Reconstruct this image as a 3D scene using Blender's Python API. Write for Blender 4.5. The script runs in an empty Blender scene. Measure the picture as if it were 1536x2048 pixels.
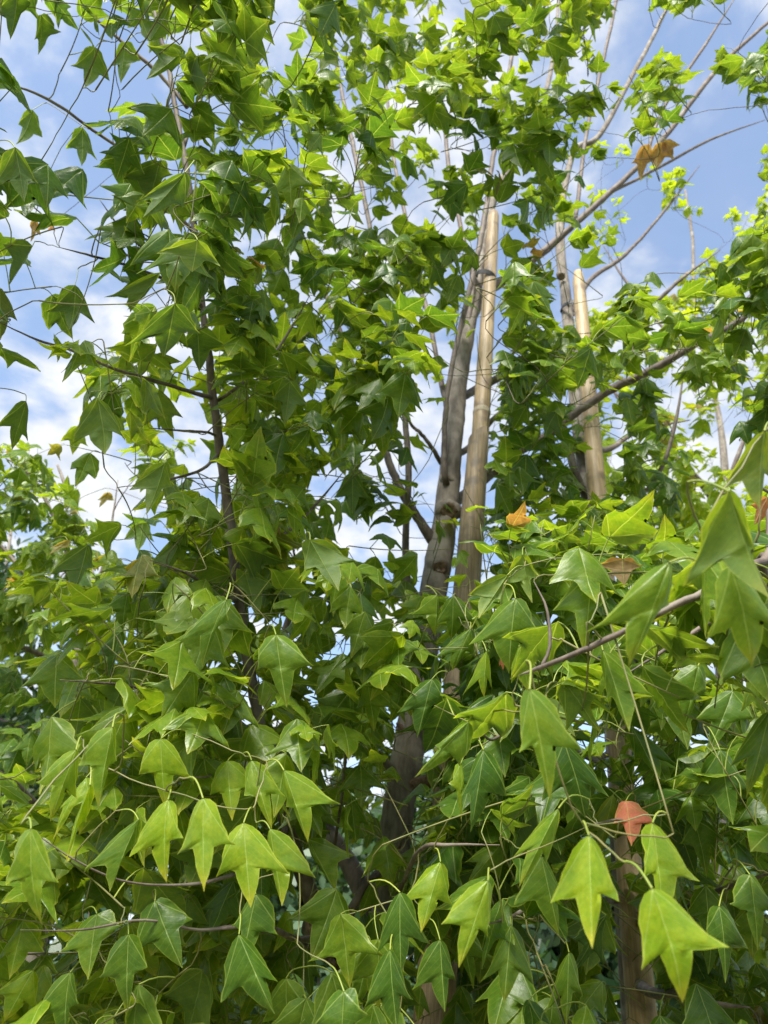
import bpy, math, random
import numpy as np
from mathutils import Vector, Matrix, Euler

random.seed(7); rng = np.random.default_rng(11)
scene = bpy.context.scene
R = math.radians

# ------------------------------------------------------------------ camera
CAM = np.array([0.0, 0.0, 1.55]); PITCH = 36.0; ROLL = 5.0; FPX = 1547.0
cam_d = bpy.data.cameras.new('camera'); cam = bpy.data.objects.new('camera', cam_d)
scene.collection.objects.link(cam); scene.camera = cam
rot = Euler((R(90 + PITCH), 0, 0)).to_matrix() @ Matrix.Rotation(R(ROLL), 3, 'Z')
cam.matrix_world = Matrix.Translation(Vector(CAM)) @ rot.to_4x4()
cam_d.sensor_fit = 'VERTICAL'; cam_d.sensor_height = 36.0
cam_d.lens = 36.0 * FPX / 2048.0
cam_d.clip_start = 0.02; cam_d.clip_end = 2000
cam_d.dof.use_dof = True; cam_d.dof.focus_distance = 0.95; cam_d.dof.aperture_fstop = 9.0
ROT = np.array(rot)

# ------------------------------------------------------------------ sky and sun
SUN_EL, SUN_AZ = 47.0, 200.0      # azimuth clockwise from +Y (the view direction)
world = bpy.data.worlds.new('World'); scene.world = world; world.use_nodes = True
nt = world.node_tree; nt.nodes.clear(); N = nt.nodes.new; L = nt.links.new
out = N('ShaderNodeOutputWorld'); bg = N('ShaderNodeBackground'); bg.inputs['Strength'].default_value = 0.11
sky = N('ShaderNodeTexSky'); sky.sky_type = 'NISHITA'; sky.sun_disc = False
sky.sun_elevation = R(SUN_EL); sky.sun_rotation = R(SUN_AZ)
sky.air_density = 1.0; sky.dust_density = 0.6; sky.ozone_density = 1.6
tc = N('ShaderNodeTexCoord'); sep = N('ShaderNodeSeparateXYZ'); L(tc.outputs['Generated'], sep.inputs[0])
zz = N('ShaderNodeMath'); zz.operation = 'MAXIMUM'; L(sep.outputs['Z'], zz.inputs[0]); zz.inputs[1].default_value = 0.0
za = N('ShaderNodeMath'); za.operation = 'ADD'; L(zz.outputs[0], za.inputs[0]); za.inputs[1].default_value = 0.14
dx = N('ShaderNodeMath'); dx.operation = 'DIVIDE'; L(sep.outputs['X'], dx.inputs[0]); L(za.outputs[0], dx.inputs[1])
dy = N('ShaderNodeMath'); dy.operation = 'DIVIDE'; L(sep.outputs['Y'], dy.inputs[0]); L(za.outputs[0], dy.inputs[1])
cb = N('ShaderNodeCombineXYZ'); L(dx.outputs[0], cb.inputs[0]); L(dy.outputs[0], cb.inputs[1])
n1 = N('ShaderNodeTexNoise'); n1.inputs['Scale'].default_value = 3.2; n1.inputs['Detail'].default_value = 7; n1.inputs['Roughness'].default_value = 0.58
n1.inputs['Distortion'].default_value = 0.35
n2 = N('ShaderNodeTexNoise'); n2.inputs['Scale'].default_value = 11; n2.inputs['Detail'].default_value = 5
L(cb.outputs[0], n1.inputs['Vector']); L(cb.outputs[0], n2.inputs['Vector'])
ad = N('ShaderNodeMath'); ad.operation = 'MULTIPLY_ADD'; L(n2.outputs['Fac'], ad.inputs[0]); ad.inputs[1].default_value = 0.28; L(n1.outputs['Fac'], ad.inputs[2])
ramp = N('ShaderNodeMapRange'); L(ad.outputs[0], ramp.inputs['Value'])
ramp.inputs['From Min'].default_value = 0.54; ramp.inputs['From Max'].default_value = 0.76
ramp.inputs['To Min'].default_value = 0.12; ramp.inputs['To Max'].default_value = 0.97
ramp.interpolation_type = 'SMOOTHSTEP'
mixc = N('ShaderNodeMix'); mixc.data_type = 'RGBA'
L(ramp.outputs['Result'], mixc.inputs['Factor'])
skyb = N('ShaderNodeMix'); skyb.data_type = 'RGBA'; skyb.blend_type = 'MULTIPLY'; skyb.inputs['Factor'].default_value = 1
L(sky.outputs[0], skyb.inputs['A']); skyb.inputs['B'].default_value = (1.4, 1.36, 1.3, 1)
L(skyb.outputs['Result'], mixc.inputs['A'])
cl_ = N('ShaderNodeMix'); cl_.data_type = 'RGBA'; cr_ = N('ShaderNodeMapRange'); L(n2.outputs['Fac'], cr_.inputs['Value']); cr_.inputs['From Min'].default_value = .35; cr_.inputs['From Max'].default_value = .62
L(cr_.outputs['Result'], cl_.inputs['Factor']); cl_.inputs['A'].default_value = (3.0, 3.2, 3.55, 1); cl_.inputs['B'].default_value = (3.95, 4.0, 4.1, 1)
L(cl_.outputs['Result'], mixc.inputs['B'])
L(mixc.outputs['Result'], bg.inputs['Color']); L(bg.outputs[0], out.inputs['Surface'])

sd = bpy.data.lights.new('sun', 'SUN'); sd.energy = 4.0; sd.angle = R(20); sd.color = (1, 0.96, 0.88)
sun = bpy.data.objects.new('sun', sd); scene.collection.objects.link(sun)
az = R(SUN_AZ); el = R(SUN_EL)
sdir = Vector((math.sin(az) * math.cos(el), math.cos(az) * math.cos(el), math.sin(el)))
sun.rotation_euler = sdir.to_track_quat('Z', 'Y').to_euler()
vs = scene.view_settings; vs.view_transform = 'Standard'; vs.look = 'None'; vs.exposure = 1.3; vs.gamma = 1.0
scene.cycles.max_bounces = 8; scene.cycles.transmission_bounces = 6; scene.cycles.diffuse_bounces = 4
scene.cycles.sample_clamp_indirect = 4.0

# ------------------------------------------------------------------ helpers
def D(u, v, z):
    """pixel of the 1536x2048 photograph + depth along the view axis (m) -> world point"""
    return CAM + ROT @ (np.array([(u - 768) / FPX, -(v - 1024) / FPX, -1.0]) * z)
def W(u, v, y):
    """pixel + horizontal distance in front of the camera -> world point"""
    d = ROT @ np.array([(u - 768) / FPX, -(v - 1024) / FPX, -1.0])
    return CAM + d * (y / d[1])
def project(P):
    c = (np.asarray(P) - CAM) @ ROT
    z = -c[..., 2]; zs = np.where(z > 1e-4, z, 1e-4)
    return 768 + c[..., 0] / zs * FPX, 1024 - c[..., 1] / zs * FPX, z
def nrm(v):
    v = np.asarray(v, float); n = np.linalg.norm(v); return v / n if n > 1e-9 else np.array([0, 0, 1.0])

def catmull(P, n):
    P = np.asarray(P, float); Q = np.vstack([2 * P[0] - P[1], P, 2 * P[-1] - P[-2]]); o = []
    for i in range(1, len(Q) - 2):
        for k in range(n):
            t = k / n
            o.append(0.5 * (2 * Q[i] + (Q[i + 1] - Q[i - 1]) * t + (2 * Q[i - 1] - 5 * Q[i] + 4 * Q[i + 1] - Q[i + 2]) * t * t
                            + (3 * Q[i] - Q[i - 1] - 3 * Q[i + 1] + Q[i + 2]) * t ** 3))
    o.append(Q[-2]); return np.array(o)

class MB:
    """collects geometry for one mesh object"""
    def __init__(s): s.v = []; s.f = []; s.m = []; s.n = 0
    def add(s, verts, faces, mat=0):
        s.v.append(np.asarray(verts, float)); o = s.n
        s.f += [tuple(i + o for i in f) for f in faces]; s.m += [mat] * len(faces); s.n += len(verts)
    def tube(s, pts, rad, sides=6, mat=0, bump=0.0, cap=True, seed=0):
        pts = np.asarray(pts, float); k = len(pts); rad = np.broadcast_to(np.asarray(rad, float), (k,))
        T = np.gradient(pts, axis=0); T /= np.maximum(np.linalg.norm(T, axis=1, keepdims=True), 1e-9)
        ref = np.array([1.0, 0, 0]) if abs(T[0][0]) < 0.8 else np.array([0, 1.0, 0])
        a = np.cross(T, ref); a /= np.maximum(np.linalg.norm(a, axis=1, keepdims=True), 1e-9); b = np.cross(T, a)
        th = np.arange(sides) * 2 * math.pi / sides; g = np.random.default_rng(seed)
        r = rad[:, None] * np.ones(sides)
        if bump:
            ph = g.uniform(0, 6.28, 6)
            i = np.arange(k)[:, None]
            r = r * (1 + bump * (np.sin(2 * th + ph[0] + i * .17) + .7 * np.sin(3 * th + ph[1] - i * .23) + .8 * np.sin(i * .61 + ph[2]) + g.normal(0, .35, (k, sides))))
        V = pts[:, None, :] + r[:, :, None] * (np.cos(th)[None, :, None] * a[:, None, :] + np.sin(th)[None, :, None] * b[:, None, :])
        F = [(i * sides + j, i * sides + (j + 1) % sides, (i + 1) * sides + (j + 1) % sides, (i + 1) * sides + j) for i in range(k - 1) for j in range(sides)]
        V = V.reshape(-1, 3)
        if cap: F += [tuple(range(sides))[::-1], tuple((k - 1) * sides + j for j in range(sides))]
        s.add(V, F, mat)
    def build(s, name, mats, parent=None, smooth=True):
        me = bpy.data.meshes.new(name); me.from_pydata(np.vstack(s.v).tolist(), [], s.f)
        for m in (mats if isinstance(mats, (list, tuple)) else [mats]): me.materials.append(m)
        me.polygons.foreach_set('material_index', s.m)
        if smooth: me.polygons.foreach_set('use_smooth', [True] * len(me.polygons))
        o = bpy.data.objects.new(name, me); scene.collection.objects.link(o)
        if parent: o.parent = parent; o.matrix_parent_inverse = Matrix.Translation(-Vector(parent.location))
        return o

def thing(name, label, cat, loc, group=None):
    o = bpy.data.objects.new(name, None); o.empty_display_size = 0.1; o.location = Vector(loc); scene.collection.objects.link(o)
    o['label'] = label; o['category'] = cat
    if group: o['group'] = group
    return o
def tag(o, label, cat, group=None):
    o['label'] = label; o['category'] = cat
    if group: o['group'] = group

# ------------------------------------------------------------------ materials
def newmat(name):
    m = bpy.data.materials.new(name); m.use_nodes = True; t = m.node_tree; t.nodes.clear(); return m, t
def math_(t, op, a, b=None, c=None):
    n = t.nodes.new('ShaderNodeMath'); n.operation = op
    for i, x in enumerate((a, b, c)):
        if x is None: continue
        if isinstance(x, (int, float)): n.inputs[i].default_value = x
        else: t.links.new(x, n.inputs[i])
    return n.outputs[0]
def mix_(t, f, a, b, blend='MIX'):
    n = t.nodes.new('ShaderNodeMix'); n.data_type = 'RGBA'; n.blend_type = blend
    for k, x in (('Factor', f), ('A', a), ('B', b)):
        if isinstance(x, (int, float)): n.inputs[k].default_value = x
        elif isinstance(x, tuple): n.inputs[k].default_value = (*x, 1) if len(x) == 3 else x
        else: t.links.new(x, n.inputs[k])
    return n.outputs['Result']
def smooth_(t, x, a, b, lo=0.0, hi=1.0):
    n = t.nodes.new('ShaderNodeMapRange'); n.interpolation_type = 'SMOOTHSTEP'; t.links.new(x, n.inputs['Value'])
    for k, q in (('From Min', a), ('From Max', b), ('To Min', lo), ('To Max', hi)): n.inputs[k].default_value = q
    return n.outputs['Result']

def leaf_material(name, per_object):
    m, t = newmat(name); Nn = t.nodes.new; Ln = t.links.new
    if per_object:
        oi = Nn('ShaderNodeObjectInfo'); col = oi.outputs['Color']
    else:
        at = Nn('ShaderNodeAttribute'); at.attribute_name = 'tint'; col = at.outputs['Color']
    s = Nn('ShaderNodeSeparateColor'); Ln(col, s.inputs[0]); tint, red, rnd = s.outputs[0], s.outputs[1], s.outputs[2]
    uv = Nn('ShaderNodeUVMap'); uv.uv_map = 'UVMap'; sx = Nn('ShaderNodeSeparateXYZ'); Ln(uv.outputs[0], sx.inputs[0])
    x = math_(t, 'ABSOLUTE', math_(t, 'SUBTRACT', sx.outputs[0], 0.5)); v = sx.outputs[1]
    ea = Nn('ShaderNodeAttribute'); ea.attribute_name = 'edge'; edge = ea.outputs['Fac']
    pos = Nn('ShaderNodeTexCoord')
    no = Nn('ShaderNodeTexNoise'); no.inputs['Scale'].default_value = 5.5; no.inputs['Detail'].default_value = 4
    cx = Nn('ShaderNodeCombineXYZ'); Ln(sx.outputs[0], cx.inputs[0]); Ln(v, cx.inputs[1]); Ln(math_(t, 'MULTIPLY', rnd, 40.0), cx.inputs[2]); Ln(cx.outputs[0], no.inputs['Vector'])
    # veins: midrib, two side veins, fine pinnate veins
    mid = smooth_(t, x, 0.003, 0.011, 1, 0)
    lat = math_(t, 'ABSOLUTE', math_(t, 'SUBTRACT', math_(t, 'MULTIPLY', x, 0.762), math_(t, 'MULTIPLY', v, 0.648)))
    latm = math_(t, 'MULTIPLY', smooth_(t, lat, 0.003, 0.010, 1, 0), smooth_(t, v, 0.55, 0.62, 1, 0))
    w = math_(t, 'SINE', math_(t, 'MULTIPLY', math_(t, 'SUBTRACT', v, math_(t, 'MULTIPLY', x, 0.75)), 62.0))
    sec = math_(t, 'MULTIPLY', smooth_(t, w, 0.86, 1.0), 0.16)
    vein = math_(t, 'MAXIMUM', math_(t, 'MAXIMUM', mid, math_(t, 'MULTIPLY', latm, 0.8)), sec)
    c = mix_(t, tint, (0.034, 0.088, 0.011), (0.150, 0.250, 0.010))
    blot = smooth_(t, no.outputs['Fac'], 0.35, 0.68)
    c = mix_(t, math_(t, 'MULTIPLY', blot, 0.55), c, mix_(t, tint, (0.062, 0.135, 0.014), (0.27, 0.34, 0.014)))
    # yellowing towards margin and tip of the paler leaves
    tipm = math_(t, 'MULTIPLY', math_(t, 'MULTIPLY', smooth_(t, v, 0.72, 1.02), tint), 0.75)
    c = mix_(t, tipm, c, (0.42, 0.36, 0.03))
    # autumn colours: 0..0.5 brown, 0.5..1 pink red
    cr = mix_(t, smooth_(t, red, 0.55, 0.75), (0.17, 0.095, 0.04), (0.44, 0.15, 0.105))
    cr = mix_(t, math_(t, 'MULTIPLY', blot, 0.5), cr, (0.36, 0.21, 0.10))
    c = mix_(t, smooth_(t, red, 0.02, 0.45), c, cr)
    rim = math_(t, 'MULTIPLY', smooth_(t, edge, 0.90, 1.0), math_(t, 'MULTIPLY_ADD', tint, 0.4, 0.25))
    c = mix_(t, rim, c, (0.34, 0.40, 0.05))
    cv = mix_(t, math_(t, 'MULTIPLY', vein, 0.5), c, (0.33, 0.43, 0.13))
    # speckles and small brown spots
    no2 = Nn('ShaderNodeTexNoise'); no2.inputs['Scale'].default_value = 46; no2.inputs['Detail'].default_value = 1; Ln(cx.outputs[0], no2.inputs['Vector'])
    sp = math_(t, 'MULTIPLY', smooth_(t, no2.outputs['Fac'], 0.75, 0.79), 0.55)
    no3 = Nn('ShaderNodeTexNoise'); no3.inputs['Scale'].default_value = 24; no3.inputs['Detail'].default_value = 5; no3.inputs['Roughness'].default_value = .7; Ln(cx.outputs[0], no3.inputs['Vector'])
    cv = mix_(t, smooth_(t, no3.outputs['Fac'], .3, .72, 0, .5), cv, mix_(t, 1.0, cv, (1.55, 1.4, 1.5), 'MULTIPLY'))
    top = mix_(t, sp, cv, (0.30, 0.24, 0.07))
    under = mix_(t, 0.40, top, (0.115, 0.165, 0.07))
    geo = Nn('ShaderNodeNewGeometry')
    base = mix_(t, geo.outputs['Backfacing'], top, under)
    p = Nn('ShaderNodeBsdfPrincipled'); Ln(base, p.inputs['Base Color'])
    Ln(math_(t, 'MULTIPLY_ADD', geo.outputs['Backfacing'], 0.22, math_(t, 'MULTIPLY_ADD', no.outputs['Fac'], 0.2, 0.26)), p.inputs['Roughness'])
    p.inputs['Specular IOR Level'].default_value = 0.42
    bp = Nn('ShaderNodeBump'); bp.inputs['Strength'].default_value = 0.32; bp.inputs['Distance'].default_value = 0.004
    hh = math_(t, 'SUBTRACT', math_(t, 'MULTIPLY', no.outputs['Fac'], 0.9), math_(t, 'MULTIPLY', vein, 0.22)); Ln(hh, bp.inputs['Height']); Ln(bp.outputs[0], p.inputs['Normal'])
    tr = Nn('ShaderNodeBsdfTranslucent')
    tcol = mix_(t, 1.0, top, (2.45, 2.1, 0.85), 'MULTIPLY'); Ln(tcol, tr.inputs['Color'])
    ms = Nn('ShaderNodeMixShader'); ms.inputs[0].default_value = 0.48; Ln(p.outputs[0], ms.inputs[1]); Ln(tr.outputs[0], ms.inputs[2])
    o = Nn('ShaderNodeOutputMaterial'); Ln(ms.outputs[0], o.inputs['Surface'])
    return m
LEAF_O = leaf_material('maple_leaf_single', True); LEAF_S = leaf_material('maple_leaf_mass', False)

def plain(name, c1, c2, scale=8, rough=0.7, stretch=(1, 1, 1), bump=0.3, dist=0.004, c3=None, detail=6, scale3=2.0):
    m, t = newmat(name); Nn = t.nodes.new; Ln = t.links.new
    co = Nn('ShaderNodeTexCoord'); mp = Nn('ShaderNodeMapping'); mp.inputs['Scale'].default_value = stretch; Ln(co.outputs['Object'], mp.inputs[0])
    n = Nn('ShaderNodeTexNoise'); n.inputs['Scale'].default_value = scale; n.inputs['Detail'].default_value = detail; n.inputs['Roughness'].default_value = 0.65; Ln(mp.outputs[0], n.inputs['Vector'])
    c = mix_(t, smooth_(t, n.outputs['Fac'], 0.33, 0.68), c1, c2)
    if c3:
        k = Nn('ShaderNodeTexNoise'); k.inputs['Scale'].default_value = scale3; k.inputs['Detail'].default_value = 5; Ln(co.outputs['Object'], k.inputs['Vector'])
        c = mix_(t, smooth_(t, k.outputs['Fac'], 0.5, 0.68), c, c3)
    p = Nn('ShaderNodeBsdfPrincipled'); Ln(c, p.inputs['Base Color']); p.inputs['Roughness'].default_value = rough
    b = Nn('ShaderNodeBump'); b.inputs['Strength'].default_value = bump; b.inputs['Distance'].default_value = dist; Ln(n.outputs['Fac'], b.inputs['Height']); Ln(b.outputs[0], p.inputs['Normal'])
    o = Nn('ShaderNodeOutputMaterial'); Ln(p.outputs[0], o.inputs[0]); return m
BARK = plain('grey_bark', (0.115, 0.095, 0.075), (0.235, 0.205, 0.17), 60, 0.85, (1, 1, .35), 0.9, 0.004, (0.29, 0.26, 0.22), scale3=14)
STEM = plain('stem_bark', (0.065, 0.048, 0.038), (0.15, 0.115, 0.09), 70, 0.7, (1, 1, .4), 0.5, 0.002, (0.19, 0.16, 0.13), scale3=20)
WOUND = plain('healed_wound', (0.10, 0.065, 0.045), (0.26, 0.18, 0.12), 90, 0.95, (1, 1, 1), 1.0, 0.006)
TWIG = plain('young_twig', (0.055, 0.038, 0.028), (0.11, 0.075, 0.05), 60, 0.6, bump=.1)
GTWIG = plain('green_twig', (0.10, 0.115, 0.03), (0.17, 0.15, 0.05), 40, 0.55, bump=.1)
PET = plain('petiole', (0.15, 0.21, 0.03), (0.25, 0.28, 0.045), 30, 0.5, bump=.05)
BAMBOO = plain('bamboo_cane', (0.25, 0.175, 0.085), (0.43, 0.32, 0.175), 22, 0.55, (9, 9, .5), 0.35, 0.002, (0.185, 0.13, 0.075), scale3=16)
BAMBOO2 = plain('weathered_cane', (0.17, 0.125, 0.07), (0.33, 0.25, 0.145), 24, 0.6, (9, 9, .5), 0.4, 0.002, (0.13, 0.10, 0.065), scale3=18)
RING = plain('bamboo_joint', (0.26, 0.2, 0.12), (0.48, 0.42, 0.31), 40, 0.6, (1, 1, 4))
CUT = plain('cut_cane', (0.20, 0.14, 0.07), (0.36, 0.27, 0.15), 60, 0.8)
RUBBER = plain('black_rubber', (0.012, 0.012, 0.013), (0.03, 0.03, 0.03), 40, 0.5)
SOIL = plain('soil_and_turf', (0.14, 0.105, 0.06), (0.09, 0.13, 0.035), 1.2, 0.95, c3=(0.22, 0.18, 0.12), scale3=0.4)

# ------------------------------------------------------------------ ground
g = MB(); g.add([(-300, -300, 0), (300, -300, 0), (300, 600, 0), (-300, 600, 0)], [(0, 1, 2, 3)])
go = g.build('ground', SOIL); go['kind'] = 'structure'

# ------------------------------------------------------------------ trees: skeletons
class Tree:
    def __init__(s, key, root): s.key = key; s.root = root; s.leaves = []; s.tw = MB()
TREES = {}
SK_P = []; SK_R = []; SK_T = []; SK_D = []      # skeleton samples: point, radius, tree key, tangent
def skel(P, rad, key):
    T = np.gradient(P, axis=0)
    for p, r, d in zip(P, rad, T): SK_P.append(p); SK_R.append(r); SK_T.append(key); SK_D.append(nrm(d))
def limb(key, pts, name='branch', mat=None, base=None, sides=9, bump=0.045, n=6, wide=1.0):
    """pts: (u, v, horizontal distance y, width in photo pixels)"""
    P = []; rr = []
    if base is not None: P.append(np.asarray(base[0], float)); rr.append(base[1])
    for (u, v, y, w) in pts:
        q = W(u, v, y); z = project(q)[2]; P.append(q); rr.append(w * z / FPX / 2 * wide)
    if name == 'branch': rr[-1] *= .35
    P = np.array(P); C = catmull(P, n); rad = np.interp(np.linspace(0, len(P) - 1, len(C)), range(len(P)), rr)
    C = C + np.random.default_rng(len(SK_P)).normal(0, 1, C.shape) * np.minimum(rad, .008)[:, None] * 0.10
    mb = MB(); mb.tube(C, rad, sides, bump=bump, seed=len(SK_P))
    o = mb.build(name, mat or STEM, TREES[key].root)
    skel(C, rad, key); return o, C, rad
def knot(key, u, v, y, r, parent, side=1.0):
    """healed pruning scar: a lumpy collar with a sunken rough centre"""
    c = W(u, v, y); to = nrm(CAM - c); c = c + to * r * 0.15
    a = nrm(np.cross(to, (0, 0, 1))); b = np.cross(a, to); V = []; F = []; gg = np.random.default_rng(int(u))
    prof = [(1.3, -.35), (1.1, .12), (.82, .36), (.55, .40), (.32, .30), (.12, .28)]; S = 12
    for (q, h) in prof:
        for j in range(S):
            th = j * 2 * math.pi / S; k = q * (1 + gg.normal(0, .10))
            V.append(c + r * (a * math.cos(th) * k * 1.1 + b * math.sin(th) * k + to * (h + gg.normal(0, .07))))
    for i in range(len(prof) - 1):
        for j in range(S): F.append((i * S + j, i * S + (j + 1) % S, (i + 1) * S + (j + 1) % S, (i + 1) * S + j))
    F.append(tuple((len(prof) - 1) * S + j for j in range(S)))
    mb = MB(); mb.add(V[:], F[:2 * S], 0); mb = MB(); mb.add(V, F, 0)
    mb.m = [0] * (2 * S) + [1] * (len(F) - 2 * S)
    return mb.build('knot', [BARK, WOUND], parent)

def ground_xy(u, v, y):
    p = W(u, v, y); return (p[0], p[1], 0)

YM = 1.70
TREES['M'] = Tree('M', thing('maple_tree', 'young maple with grey knotty trunk tied to the two-piece bamboo cane', 'tree', ground_xy(770, 2040, YM)))
base_m = np.array(TREES['M'].root.location)
o_tr, Ctr, rtr = limb('M', [(768, 1990, YM, 76), (776, 1850, YM, 72), (786, 1720, YM, 69), (800, 1600, YM, 66), (820, 1480, YM, 62), (842, 1330, YM, 58), (868, 1180, YM, 56),
                  (884, 1080, YM, 53), (896, 980, YM, 46), (906, 880, YM, 39), (916, 780, YM, 35), (930, 690, YM, 31), (945, 610, YM, 27), (960, 530, YM, 23), (980, 420, YM, 18), (1020, 330, YM, 15), (1080, 220, YM + .05, 11), (1110, 90, YM + .1, 8), (1120, -60, YM + .1, 5)],
     'trunk', BARK, (base_m + np.array([-.03, .02, -.05]), 0.062), 16, 0.03, 7)
for (u, v, r) in ((897, 1022, .026), (880, 1135, .020), (893, 960, .013)): knot('M', u, v, YM - .03, r, o_tr)
# low fork and the left leader
o_lf, _, _ = limb('M', [(762, 2085, YM, 60), (725, 1995, YM - .06, 58), (690, 1915, YM - .12, 54), (664, 1862, YM - .16, 50), (625, 1800, YM - .20, 38), (606, 1752, YM - .22, 32), (575, 1655, YM - .27, 27), (545, 1555, YM - .32, 25), (525, 1478, YM - .36, 24),
                  (505, 1370, 1.30, 23), (489, 1290, 1.26, 22), (473, 1160, 1.2, 21), (460, 1050, 1.16, 20), (447, 950, 1.13, 19), (437, 880, 1.1, 18), (425, 780, 1.06, 17), (417, 705, 1.03, 15), (406, 630, 1.0, 14), (390, 470, .95, 13),
                  (376, 360, .9, 12), (362, 280, .87, 11), (348, 200, .84, 10), (334, 120, .81, 9), (318, 60, .79, 8), (303, 0, .77, 7), (285, -70, .75, 5)], 'branch', STEM, None, 12, 0.04, 5)
knot('M', 633, 1850, YM - .21, .020, o_lf)
# stubs
limb('M', [(672, 1935, YM - .14, 18), (640, 1908, YM - .17, 17), (612, 1895, YM - .18, 14), (588, 1885, YM - .2, 11)], 'stub', WOUND, None, 8, .08, 3)
limb('M', [(690, 1870, YM - .15, 22), (705, 1818, YM - .17, 17), (730, 1770, YM - .18, 14), (752, 1750, YM - .16, 14), (785, 1715, YM - .1, 10), (815, 1660, YM - .25, 7)], 'branch', STEM)
limb('M', [(815, 1560, YM, 30), (790, 1545, YM - .02, 20), (765, 1518, YM - .03, 16), (740, 1497, YM - .04, 14), (722, 1488, YM - .04, 13)], 'stub', BARK, None, 8, .08, 3)
limb('M', [(812, 1580, YM, 34), (845, 1566, YM - .04, 26), (868, 1560, YM - .06, 22)], 'stub', WOUND, None, 9, .08, 3)
limb('M', [(822, 1478, YM, 24), (838, 1450, YM - .04, 19), (852, 1438, YM - .05, 14), (872, 1428, YM - .06, 8)], 'stub', WOUND, None, 8, .08, 3)
limb('M', [(815, 1490, YM, 20), (802, 1458, YM - .03, 14), (796, 1446, YM - .03, 10)], 'stub', WOUND, None, 8, .1, 3)
# limbs of the main tree
for pts in (
    [(770, 1880, YM, 44), (735, 1800, YM + .05, 40), (690, 1715, YM + .1, 36), (640, 1635, YM + .14, 32), (612, 1560, YM + .16, 26), (592, 1460, YM + .18, 21), (577, 1360, YM + .18, 18), (570, 1260, YM + .15, 15), (600, 1180, YM + .1, 13), (585, 1090, YM + .05, 10)],
    [(872, 1092, YM, 26), (845, 1050, YM - .02, 20), (812, 1000, YM - .04, 17), (790, 955, YM - .05, 16), (766, 890, YM - .06, 14), (738, 820, YM - .08, 13), (712, 755, YM - .1, 11), (680, 660, YM - .14, 10), (640, 560, YM - .18, 8), (600, 450, YM - .22, 6)],
    [(860, 1220, YM, 16), (818, 1190, YM - .03, 14), (812, 1050, YM - .08, 14), (817, 930, YM - .1, 13), (803, 790, YM - .12, 12), (778, 660, YM - .15, 11), (755, 550, YM - .18, 10), (735, 430, YM - .2, 9), (712, 320, YM - .2, 9), (690, 215, YM - .22, 8), (668, 100, YM - .24, 7), (655, 0, YM - .25, 6), (645, -80, YM - .25, 4)],
    [(900, 985, YM, 16), (889, 950, YM - .05, 13), (889, 880, YM - .06, 12), (893, 800, YM - .08, 11), (907, 715, YM - .1, 11), (930, 620, YM - .12, 11), (955, 510, YM - .14, 11), (972, 420, YM - .15, 11), (984, 330, YM - .17, 10), (1004, 230, YM - .18, 9), (1024, 110, YM - .2, 8), (1045, 0, YM - .2, 7), (1055, -70, YM - .2, 5)],
    [(908, 860, YM, 14), (890, 800, YM + .03, 12), (872, 710, YM + .04, 10), (855, 625, YM + .05, 10), (834, 550, YM + .05, 9), (812, 440, YM + .05, 8), (790, 330, YM + .05, 7), (775, 200, YM + .05, 6), (765, 60, YM, 5)],
    [(930, 690, YM, 12), (945, 560, YM - .04, 11), (925, 470, YM - .05, 10), (900, 350, YM - .05, 9), (889, 250, YM - .06, 8), (879, 165, YM - .06, 8), (868, 85, YM - .06, 7), (852, -20, YM - .06, 5)],
    [(940, 640, YM, 24), (970, 590, YM + .07, 21), (1020, 552, YM + .06, 19), (1090, 500, YM + .02, 16), (1150, 448, YM - .02, 14), (1220, 385, YM - .05, 12), (1290, 320, YM - .08, 11), (1350, 248, YM - .1, 10), (1440, 132, YM - .14, 9), (1536, 45, YM - .16, 7), (1600, -10, YM - .18, 5)],
    [(900, 1010, YM, 26), (930, 990, YM + .07, 22), (985, 945, YM + .05, 21), (1040, 902, YM, 19), (1100, 868, YM - .05, 18), (1160, 820, YM - .1, 17), (1230, 775, YM - .15, 17), (1300, 742, YM - .2, 16), (1390, 690, YM - .26, 14), (1470, 648, YM - .3, 13), (1540, 590, YM - .34, 12), (1600, 540, YM - .36, 9)],
    [(915, 800, YM, 18), (950, 780, YM + .07, 16), (1005, 752, YM + .05, 15), (1062, 722, YM, 14), (1130, 690, YM - .05, 12), (1200, 672, YM - .08, 11), (1280, 630, YM - .12, 9), (1360, 560, YM - .15, 7), (1440, 500, YM - .17, 5)],
    [(906, 912, YM, 16), (940, 893, YM + .07, 13), (985, 840, YM + .06, 11), (1040, 800, YM, 10), (1110, 752, YM - .05, 9), (1180, 700, YM - .08, 7), (1240, 630, YM - .1, 5)],
    [(884, 930, YM, 10), (862, 893, YM - .04, 9), (840, 865, YM - .06, 8), (820, 845, YM - .08, 6), (800, 780, YM - .3, 4)],
    [(1150, 448, YM - .02, 8), (1168, 300, YM - .06, 8), (1184, 215, YM - .08, 7), (1208, 115, YM - .1, 7), (1233, 0, YM - .12, 6), (1245, -60, YM - .12, 4)],
    [(1290, 320, YM - .08, 7), (1330, 210, YM - .12, 6), (1410, 90, YM - .15, 6), (1480, -20, YM - .18, 4)],
    [(1220, 385, YM - .05, 7), (1300, 345, YM - .02, 6), (1420, 280, YM, 5), (1530, 240, YM, 4)],
):
    limb('M', pts)
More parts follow.
